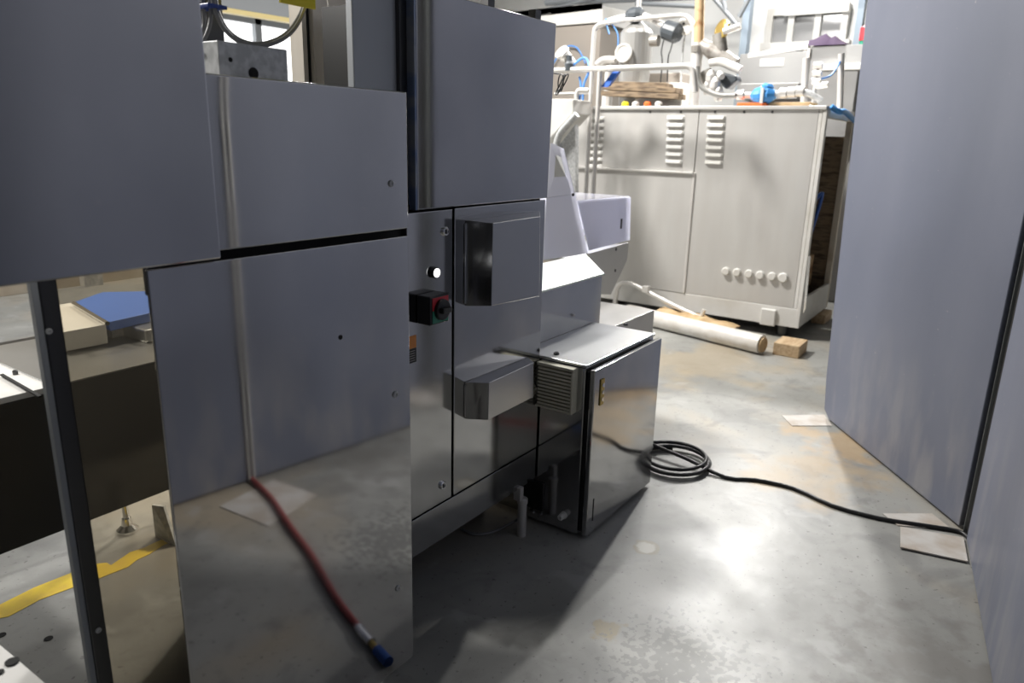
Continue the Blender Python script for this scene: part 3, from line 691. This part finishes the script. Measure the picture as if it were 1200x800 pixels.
for x, y in ((XB+.1, yR+.15), (XB+1.0, yR+.15), (XB+.1, yL-.15), (XB+1.0, yL-.15)):
    MB().cyl((x, y, 0), (x, y, zB+.01), .05, 12).build('foot', 'steel_dark', bm_)
def louvres(xa0, xb0, ya, xa1, xb1, yb_, n):
    proto = None
    P0, P1 = px(xa0, ya, XB), px(xa1, yb_, XB); Q0 = px(xb0, ya, XB)
    wd_ = P0.y-Q0.y; h = .032
    for i in range(n):
        t = i/(n-1); c = P0.lerp(P1, t)
        m_ = MB()
        if proto is None:
            y1, y0 = c.y, c.y-wd_
            vs = []
            for yy, s in ((y1, 0), (y1-.02, 1), (y0+.02, 1), (y0, 0)):
                for ang in (0, .5, 1.0, 1.5): vs.append((XB-.001-.022*s*math.sin(ang*PI/1.5*.5+.2*(ang > 0)), yy, c.z+h/2-h*(1-math.cos(ang*PI/1.5))/2))
            fs = []
            for a_ in range(3):
                for k in range(3): fs.append((a_*4+k, a_*4+k+1, (a_+1)*4+k+1, (a_+1)*4+k))
            fs += [(0, 4, 8, 12), (3, 15, 11, 7)]
            proto = m_.add(vs, fs).build('louvre', 'white', bm_); z0_ = c.copy()  # white colour stands in for lamplight caught by the steel louvres
        else: dup(proto, c-z0_)
louvres(782, 803, 137.5, 779.5, 800.5, 188.5, 7)
louvres(829, 851, 137.5, 826, 847.5, 189.5, 7)
louvres(690, 709, 138, 687.5, 706, 193.5, 8)
for q in ((851, 317.5), (864, 319), (878, 320.5), (891, 322), (905, 323.5), (918, 325)):
    c = px(*q, XB); r = .036 if q[0] < 910 else .042
    MB().lathe(c, (-1, 0, 0), [(0, r), (.02, r), (.03, r*.8)], 16).build('conduit_cap', 'white', bm_)
for x in (762, 798, 838, 872, 905): MB().lathe(px(x, 131, XB), (-1, 0, 0), [(0, .012), (.006, .010)], 8).build('rivet', 'steel_dark', bm_)

# things on top of the back machine
def tubething(name, label, pts, r, m, cat='pipe', g=None, R=.06):
    return tag(MB().tube(bend(pts, R), r, 10).build(name, m), label, cat, g)
XF = 6.0
pf = thing('pipe_stand', 'pale round-tube stand in front of the back machine, left of its louvres', 'stand', (6.0, 3.3, 0))
a = px(640, 83, XF); b = px(812, 77, XF); c = px(815, 108, XF)
MB().tube(bend([a, b, c], .06), .026, 10).build('top_rail', 'white_pipe', pf)
for x, y, x2 in ((694, 82, 678), (703, 82, 688)):
    p0 = px(x, y, XF); MB().cyl(p0, (p0.x, p0.y, 0), .02, 10).build('leg', 'white_pipe', pf)
p0 = px(676, 105, XF); MB().tube(bend([px(690, 106, XF), p0, V((p0.x, p0.y, 0))], .05), .022, 10).build('leg', 'brushed', pf)
MB().cyl(px(650, 110, XF), px(695, 109, XF), .012, 8).build('cross_rail', 'white_pipe', pf)
XT = 6.7
pu = tubething('raised_pipe', 'raised pale pipe bent over behind the tank', [px(693, 86, XT), px(697, 29, XT), px(735, 23, XT), px(805, 17, XT), px(814, 32, XT), px(812, 84, XT)], .022, 'white_pipe', R=.08)
tk = thing('pressure_tank', 'small upright steel tank with a round gauge on the back machine', 'tank', px(743, 78, 6.8))
c = px(744, 76, 6.8); tz = px(744, 40, 6.8).z
MB().lathe(c-V((0, 0, c.z-zT-.001)), (0, 0, 1), [(0, .13), (c.z-zT, .155), (tz-zT, .155), (tz-zT+.03, .14), (tz-zT+.10, .05), (tz-zT+.13, .035)], 28).build('tank_shell', 'tank', tk)
MB().cyl(V((c.x, c.y, tz+.1)), V((c.x, c.y, tz+.75)), .022, 10).build('tank_pipe', 'white_pipe', tk)
gq = px(731, 62, 6.62)
MB().lathe(gq, (-1, 0, 0), [(-.06, .05), (0, .085), (.02, .085), (.02, .065), (.012, .06)], 24).build('gauge', 'white_pipe', tk)
fq = px(766, 48, 6.72); MB().cyl(fq+V((0, .03, 0)), fq+V((0, -.05, 0)), .05, 12).build('tank_flange', 'valve', tk)
hb = px(741, 18, 6.75); hv = thing('motorised_valve', 'dark motorised valve on the pipe above the tank', 'valve', hb)
MB().lathe(hb, (-.2, -1, 0), [(-.05, .05), (0, .07), (.08, .07), (.12, .04)], 14).build('valve_body', 'motor', hv)
MB().tube(bend([hb+V((0, .04, 0)), hb+V((0, .22, -.02)), hb+V((0, .4, -.10))], .05), .025, 8).build('valve_arm', 'white_pipe', hv)
vp = thing('valve_actuator', 'slim white actuator with blue tubing left of the tank', 'valve', px(713, 78, 6.7))
c = px(714, 72, 6.7)
MB().lathe(V((c.x, c.y, zT)), (0, 0, 1), [(0, .05), (.12, .05), (.14, .035), (.36, .035), (.40, .02), (.48, .008)], 14).build('actuator_body', 'white_pipe', vp)
MB().tube(bend([px(700, 76, 6.65), px(706, 70, 6.65), px(722, 70, 6.65)], .04), .035, 10).build('elbow', 'white_pipe', vp)
MB().tube(smooth_path([px(714, 40, 6.7), px(710, 22, 6.7), px(724, 40, 6.72), px(722, 70, 6.7)]), .006, 6).build('air_tube', 'blue_tube', vp)
bt = [('blue_air_tube', 'light blue air tube arching over the pipe stand', [px(671, 77, 6.03), px(683, 68, 6.03), px(689, 72, 6.03), px(690, 84, 6.0), px(684, 100, 6.0), px(683, 124, 6.0)]),
      ('blue_air_tube', 'blue air tube hanging behind the stand legs', [px(679, 90, 6.03), px(681, 105, 6.03), px(677, 124, 6.03)]),
      ('blue_air_tube', 'pale blue air tube looping across the steel box', [px(648, 75, 7.95), px(662, 56, 7.95), px(676, 56, 7.95), px(686, 74, 7.95)])]
for n_, l_, p_ in bt: tag(MB().tube(smooth_path(p_), .010, 6).build(n_, 'blue_tube'), l_, 'tube', 'blue air tubes')
a, b = px(704, 102, 6.02), px(718, 84, 6.05)
tag(MB().hexa([a, a+V((0, -.07, 0)), b+V((0, -.06, 0)), b], [q+V((.05, 0, .01)) for q in (a, a+V((0, -.07, 0)), b+V((0, -.06, 0)), b)]).build('blue_strap', 'blue_plastic'), 'flat bright blue strap beside the stand legs', 'strap')
# white round fitting at far left
c = px(659, 62, 6.0); MB().lathe(c, (-.6, .2, .5), [(-.16, .05), (-.02, .055), (0, .068), (.02, .068), (.03, .045)], 18).build('coupling_cap', 'white_pipe', pf)
c = px(667, 72, 6.0); MB().lathe(c, (0, 0, 1), [(-.08, .036), (-.02, .04), (.0, .027), (.05, .027)], 12).build('coupling_knob', 'motor', pf)
# motor and gauge at the middle
mo = thing('small_motor', 'small black motor tilted on the raised pipe right of the tank', 'motor', px(786, 40, 6.75))
c = px(787, 37, 6.75); MB().lathe(c+V((0, .09, .03)), (0, -1, -.35), [(0, .05), (.03, .085), (.15, .09), (.19, .06)], 14).build('motor_body', 'motor', mo)
MB().tube(bend([c+V((0, .3, .16)), c+V((0, .16, .10)), c+V((0, .04, .02))], .04), .03, 8).build('motor_shaft', 'white_pipe', mo)
gg = thing('round_gauge', 'round white gauge on a thin stem right of the small motor', 'gauge', px(803, 75, 6.8))
c = px(804, 31, 6.8); MB().lathe(c, (-1, .1, 0), [(0, .075), (.03, .075), (.035, .06)], 20).build('gauge_face', 'white', gg)
MB().lathe(c+V((-.036, .01, .02)), (-1, 0, 0), [(0, .012), (.004, .012)], 8).build('gauge_dot', 'black', gg)
MB().tube(smooth_path([c+V((0, 0, -.07)), c+V((0, .01, -.2)), V((c.x, c.y, zT+.05))]), .010, 8).build('gauge_stem', 'galv', gg)
# rusty vent pipe and valve cluster
rp = thing('rusty_pipe', 'upright rust-stained pipe rising out of the frame above the back machine', 'pipe', px(820, 118, 6.6))
a, b = px(821, -30, 6.6), px(819, 50, 6.6)
MB().cyl(a, b, .042, 12).build('upper_pipe', 'rust', rp)
MB().cyl(b, V((b.x, b.y, zT)), .046, 12).build('lower_pipe', 'white_pipe', rp)
MB().lathe(b+V((0, 0, -.08)), (0, 0, 1), [(0, .06), (.05, .065), (.06, .045)], 12).build('pipe_joint', 'valve', rp)
vc = thing('valve_cluster', 'cluster of grey valves with a brass disc right of the rusty pipe', 'valve', px(845, 118, 6.6))
MB().tube([px(822, 52, 6.6), px(838, 62, 6.6), px(862, 76, 6.6)], [.05, .075, .06], 12).build('valve_body', 'valve', vc)
MB().cyl(px(843, 40, 6.6), px(846, 64, 6.6), .06, 12).build('valve_neck', 'valve', vc)
MB().lathe(px(847, 35, 6.6), (-.8, .5, .2), [(-.02, .07), (0, .085), (.02, .085), (.03, .05)], 16).build('brass_disc', 'brass', vc)
MB().cyl(px(848, 37, 6.55), px(868, 30, 6.55), .03, 10).build('valve_spindle', 'white_pipe', vc)
MB().tube(bend([px(832, 74, 6.5), px(845, 72, 6.5), px(868, 82, 6.5)], .05), .035, 8).build('white_arm', 'white', vc)
MB().tube([px(826, 84, 6.55), px(831, 96, 6.55)], .06, 10).build('junction', 'valve', vc)
bmo = thing('black_actuator', 'black angular actuator hanging below the white arm', 'actuator', px(850, 104, 6.5))
MB().prism([px(838, 82, 6.5), px(848, 85, 6.5), px(862, 88, 6.5), px(864, 94, 6.5), px(851, 105, 6.5), px(845, 100, 6.5), px(843, 93, 6.5), px(837, 90, 6.5)], (.14, 0, 0)).build('actuator_body', 'motor', bmo, .015)
MB().cyl(px(843, 86, 6.49), px(846, 90, 6.45), .028, 10).build('actuator_cap', 'white', bmo)
for k, (q, r) in enumerate((((838, 100), .05), ((833, 92), .045), ((829, 103), .035), ((842, 110), .04))):
    tag(MB().lathe(V((px(*q, 6.5).x, px(*q, 6.5).y, px(*q, 6.5).z-.06)), (0, 0, 1), [(0, r*.7), (.04, r), (.09, r), (.13, r*.5)], 12).build('pipe_fitting', 'white_pipe'),
        ['white fitting just below the black actuator', 'white fitting left of the black actuator', 'low white fitting beside the rusty pipe foot', 'low white fitting under the black actuator'][k], 'fitting', 'white fittings')
tubething('bent_pipe', 'grey pipe curving from the rusty pipe along the machine top', [px(817, 78, 6.45), px(818, 100, 6.45), px(838, 112, 6.45), px(862, 112, 6.45)], .024, 'tank', R=.15)
hp2 = thing('horizontal_pipe', 'horizontal pale pipe run with valves beside the blue valve', 'pipe', px(905, 120, 6.55))
MB().tube([px(842, 112, 6.5), px(884, 111, 6.5)], .024, 10).build('pipe', 'white_pipe', hp2)
MB().tube(bend([px(906, 110, 6.5), px(945, 107, 6.5), px(962, 118, 6.5)], .08), .026, 10).build('pipe', 'galv', hp2)
for q in ((868, 111), (918, 109), (928, 108), (938, 107)): c = px(*q, 6.5); MB().cyl(c+V((0, .03, 0)), c+V((0, -.03, 0)), .04, 12).build('collar', 'white_pipe', hp2)
bv = thing('blue_valve', 'bright blue valve on the pipe over the back machine', 'valve', px(896, 118, 6.5))
c = px(896, 111, 6.5)
MB().lathe(c+V((0, .11, -.01)), (0, -1, .05), [(0, .03), (.03, .06), (.08, .075), (.15, .07), (.2, .035)], 14).build('valve_body', 'blue_paint', bv)
MB().lathe(c+V((0, -.01, .02)), (0, -.2, 1), [(0, .05), (.05, .05), (.07, .03)], 12).build('valve_bonnet', 'blue_paint', bv)
MB().box(c.x-.08, c.x-.06, c.y-.012, c.y+.012, c.z-.07, c.z+.05).build('white_band', 'white', bv)
a, b = px(866, 121, 6.5), px(900, 121, 6.5)
tag(MB().box(6.45, 6.6, b.y, a.y, zT+.001, zT+.03).build('orange_strip', 'orange_paint', None, .006), 'orange strip lying on the back machine under the blue valve', 'strip')
a, b = px(900, 121, 6.5), px(950, 119, 6.5)
tag(MB().box(6.5, 6.75, b.y, a.y, zT+.001, zT+.035).build('cardboard_flap', 'card', None, .006), 'tan cardboard flap lying right of the orange strip', 'cardboard')
# weathered planks and clutter
for k, (x0, y0_, x1, y1_) in enumerate(((704, 112, 795, 116), (706, 105, 792, 109), (712, 101, 780, 103))):
    a, b = px(x0, y0_, 6.43+.02*k), px(x1, y1_, 6.43+.02*k)
    tag(MB().hexa([a, b, b+V((.17, 0, 0)), a+V((.17, 0, 0))], [q+V((0, 0, .045)) for q in (a, b, b+V((.17, 0, 0)), a+V((.17, 0, 0)))]).build('plank', 'old_wood', None, .004),
        ['lowest weathered plank of the pile under the stand rail', 'middle weathered plank of the pile under the stand rail', 'topmost weathered plank of the pile under the stand rail'][k], 'plank', 'weathered planks')
for k, (q, m_) in enumerate((((733, 121), 'yellow'), ((745, 121), 'white'), ((759, 121), 'orange_paint'), ((772, 121), 'white'))):
    c = px(*q, 6.46); tag(MB().lathe(V((c.x, c.y, zT)), (0, 0, 1), [(0, .03), (.03, .035), (.045, .02)], 10).build('plastic_cap', m_),
        ['small yellow cap on the machine top under the planks', 'small white cap next to the yellow cap', 'small orange cap under the planks', 'small white cap right of the orange cap'][k], 'cap', 'small caps')
a, b = px(730, 99, 6.75), px(785, 82, 6.75)
tag(MB().box(7.0, 7.25, b.y, a.y, zT+.001, b.z).build('steel_tray', 'bin', None, .01), 'brown-grey tray behind the stand rail under the tank', 'tray')
# steel box behind, left
sb = thing('steel_bin', 'big steel bin with a pale sloped lid behind the pipe stand', 'bin', (8.0, 4.4, 0))
X8 = 8.0
a, b, c_ = px(600, 30, X8), px(704, 30, X8), px(704, 120, X8)
MB().box(X8, X8+.9, b.y, a.y, 0, px(704, 28, X8).z).build('bin_body', 'bin', sb, .004)
l0, l1 = px(590, 21, X8-.03), px(706, 7, X8-.03); l2, l3 = px(590, 35, X8-.03), px(706, 26, X8-.03)
MB().hexa([l2, l3, l3+V((.9, 0, 0)), l2+V((.9, 0, 0))], [l0, l1, l1+V((.9, 0, .05)), l0+V((.9, 0, .05))]).build('bin_lid', 'white', sb, .004)
bar(l0, l1, -.03, .03, .9).build('lid_rim', 'white_pipe', sb)
# chute left of back machine
ch = thing('sloped_chute', 'pale sloped chute beside the left end of the back machine', 'chute', px(660, 230, 5.6))
a, b, c_, d_ = px(640, 168, 5.6), px(672, 133, 5.6), px(672, 116, 5.6), px(640, 116, 5.6)
MB().prism([a, b, c_, d_], (.3, 0, 0)).build('chute_body', 'white', ch, .01)
MB().tube(bend([px(650, 245, 5.58), px(652, 160, 5.58), px(676, 134, 5.58)], .1), .03, 8).build('chute_rim', 'galv', ch)
MB().prism([px(655, 170, 5.62), px(674, 146, 5.62), px(674, 250, 5.62), px(640, 250, 5.62)], (.06, 0, 0)).build('chute_side', 'galv', ch)

for yy in (px(655, 170, 5.62).y, px(645, 170, 5.62).y): MB().cyl((5.75, yy, 0), (5.75, yy, px(650, 168, 5.6).z+.05), .02, 8).build('leg', 'galv', ch)
a, b = px(745, 98, 6.62), px(800, 104, 6.62)
tag(MB().box(6.62, 6.85, b.y, a.y, zT+.001, a.z).build('white_carton', 'white', None, .008), 'low white carton right of the planks on the back machine', 'carton')
tag(MB().tube(smooth_path([px(789, 46, 6.68), px(786, 58, 6.66), px(783, 68, 6.64), px(782, 96, 6.63)]), .006, 6).build('black_wire', 'rubber'), 'thin black wire hanging from the small motor', 'wire', 'black wires at the small motor')
tag(MB().tube(smooth_path([px(778, 46, 6.68), px(775, 60, 6.66), px(776, 72, 6.64), px(774, 97, 6.63)]), .006, 6).build('black_wire', 'rubber'), 'second thin wire hanging left of the small motor', 'wire', 'black wires at the small motor')
# ================================================================== grey enclosure behind
X9 = 8.3
ge = thing('grey_enclosure', 'big grey sheet enclosure behind the blue valve under the hall window', 'enclosure', (8.8, 1.6, 0))
a, b = px(868, 60, X9), px(949, 57, X9)
MB().box(X9, X9+.03, b.y, a.y, 0, px(900, 62, X9).z).build('panel', 'enclosure', ge, .004)
b2_ = px(1060, 50, X9)
MB().box(X9, X9+.03, b2_.y, b.y-.012, 0, px(980, 53, X9).z).build('panel', 'enclosure', ge, .004)
MB().box(X9-.03, X9, b.y-.012, b.y+.014, 0, px(949, 57, X9).z).build('panel_post', 'white_pipe', ge)
a, c = px(876, 68, X9-.002), px(946, 57, X9-.002)
MB().hexa([a, c, c+V((.01, 0, 0)), a+V((.01, 0, 0))], [q+V((0, 0, .05)) for q in (a, c, c+V((.01, 0, 0)), a+V((.01, 0, 0)))]).build('panel_ridge', 'white', ge)
MB().box(X9+.03, X9+1.2, b2_.y, a.y, px(900, 62, X9).z-.06, px(900, 62, X9).z-.02).build('roof_sheet', 'enclosure', ge)
a, c = px(891, 69, X9-.004), px(918, 77, X9-.004)
MB().box(X9-.004, X9, c.y, a.y, c.z, a.z).build('blank_label', 'white', ge)
a, c = px(868, 98, X9-.3), px(934, 116, X9-.3)
o = MB().box(X9-.3, X9-.001, c.y, a.y, c.z, a.z).build('lower_box', 'enclosure', ge, .008)
a, c = px(962, 83, X9-.15), px(998, 138, X9-.15)
MB().box(X9-.15, X9-.001, c.y, a.y, c.z-.3, a.z).build('side_box', 'enclosure', ge, .006)
MB().box(X9-.17, X9-.001, c.y-.02, a.y+.02, a.z, a.z+.06).build('side_box_lid', 'white', ge, .004)
tubething('upright_tube', 'pale upright tube left of the enclosure side box', [px(945, 68, 7.3), V((7.3, px(942, 122, 7.3).y, zT))], .032, 'white_pipe', 'tube', 'upright tubes')
tubething('upright_tube', 'pale upright tube in front of the enclosure side box', [px(986, 63, 7.3), V((7.3, px(983, 138, 7.3).y, zT))], .028, 'white_pipe', 'tube', 'upright tubes')
mf = thing('small_manifold', 'little pale valve manifold between the two upright tubes', 'manifold', px(956, 108, 7.0))
MB().cyl(px(958, 75, 7.0), V((7.0, px(955, 104, 7.0).y, zT)), .016, 8).build('manifold_pipe', 'galv', mf)
for q in ((958, 77), (957, 86), (956, 95)): c = px(*q, 7.0); MB().cyl(c+V((0, .03, 0)), c+V((0, -.04, .0)), .028, 8).build('manifold_nut', 'white_pipe', mf)
MB().cyl(px(955, 101, 7.0), px(970, 99, 7.0), .025, 8).build('manifold_arm', 'white_pipe', mf)
tag(MB().tube(smooth_path([px(959, 93, 7.02), px(974, 88, 7.15), px(985, 72, 7.28)]), .008, 6).build('blue_air_tube', 'blue_tube'), 'thin blue air tube at the right upright tube', 'tube', 'blue air tubes')
tag(MB().tube(smooth_path([px(974, 125, 6.5), px(984, 131, 6.55), px(990, 131, 6.7), px(1002, 142, 7.2)]), .022, 8).build('blue_hose', 'blue_paint'), 'blue hose lying over the right corner of the back machine', 'hose')
# purple cloth
pc = MB()
c = px(951, 53, X9+.15)
n = 9
vs = []; fs = []
for i in range(n):
    t = i/(n-1); yy = px(950, 53, X9).y+.02-(t*.36)
    h = .13*math.sin(PI*(t*.8+.15))**1.2*(1-.55*t)+.01
    for j in range(5):
        s = j/4; vs.append((X9-.03+s*.3, yy+.015*math.sin(j*2+i), px(980, 53, X9).z+.004+h*math.sin(PI*s)**.6*(1+.25*math.sin(i*2.3+j))))
for i in range(n-1):
    for j in range(4): fs.append((i*5+j, i*5+j+1, (i+1)*5+j+1, (i+1)*5+j))
base = len(vs)
tag(pc.add(vs, fs, True).build('cloth_rag', 'purple'), 'dark purple rag lying on top of the grey enclosure', 'rag')
c = px(936, 47, X9); tag(MB().lathe(V((X9+.08, px(952, 50, X9).y+.07, px(900, 62, X9).z+.0)), (0, 0, 1), [(0, .03), (.06, .04), (.1, .02)], 10).build('white_bottle', 'white'), 'small white bottle beside the purple rag', 'bottle')
bc = thing('beacon_lamp', 'red and green beacon on the enclosure next to the right sheet edge', 'lamp', px(1010, 53, X9))
c = px(1011, 51, X9); zc = px(980, 53, X9).z
MB().lathe((c.x+.08, c.y, zc), (0, 0, 1), [(0, .05), (.04, .05)], 14).build('green_base', 'green', bc)
MB().lathe((c.x+.08, c.y, zc+.04), (0, 0, 1), [(0, .055), (.12, .055), (.14, .03)], 14).build('red_dome', 'red', bc)

# ================================================================== floor items by the back machine
wr = thing('wrapped_roll', 'long roll in white plastic wrap on the floor before the back machine', 'roll', pz(840, 395))
r = .075
a, b = pz(762, 384)+V((.06, 0, r)), pz(868, 411)+V((.06, 0, r)); 
e = (b-a).normalized(); a = a-e*.3
mid = a.lerp(b, .74)
MB().cyl(a, mid, r, 20).build('roll_body', 'wrap', wr)
MB().cyl(mid-e*.01, b+e*.16, r*1.03, 20).build('roll_sleeve', 'wrap', wr)
MB().cyl(b+e*.16, b+e*.175, r*.8, 16).build('roll_core', 'card', wr)
def wood(label, x, y, w_, d_, h):
    c = pz(x, y); tag(MB().box(c.x, c.x+d_, c.y-w_, c.y, 0, h).build('wood_block', 'wood', None, .006), label, 'block', 'pale wood blocks')
wood('pale wood block on the floor at the right end of the wrapped roll', 905, 415, .2, .26, .10)
wood('pale wood block under the far right corner of the back machine', 950, 378, .12, .3, .09)
cdm = MB()
p0, p1 = pz(768, 366, .13), pz(858, 388, .10)
k = 12; vs = []; fs = []
for i in range(k):
    t = i/(k-1); c = p0.lerp(p1, t)
    for j, dx in enumerate((0, .09, .2)): vs.append((c.x+dx, c.y, c.z+random.uniform(-.012, .022)+(.02 if j == 1 else 0)))
for i in range(k-1):
    for j in range(2): fs.append((i*3+j, i*3+j+1, i*3+j+4, i*3+j+3))
cdm.add(vs, fs)
cdo = cdm.build('torn_cardboard', 'card'); cdo.modifiers.new('thick', 'SOLIDIFY').thickness = .012
tag(cdo, 'torn brown cardboard lying along the top of the wrapped roll', 'cardboard')
tp = thing('bent_tube', 'pale bent tube leaning from the floor by the back machine skirt', 'tube', px(790, 370, 6.2))
MB().tube(bend([px(720, 360, 6.15), px(724, 332, 6.15), px(738, 331, 6.15), px(790, 358, 6.12), px(824, 374, 6.1)], .09), .022, 10).build('tube', 'white_pipe', tp)
c = px(757, 340, 6.13); MB().box(c.x-.03, c.x+.03, c.y-.03, c.y+.03, c.z-.02, c.z+.04).build('clamp', 'white_pipe', tp, .004)
c = px(822, 370, 6.1); MB().cyl(c, c+V((0, -.02, .06)), .018, 8).build('stub', 'white_pipe', tp)
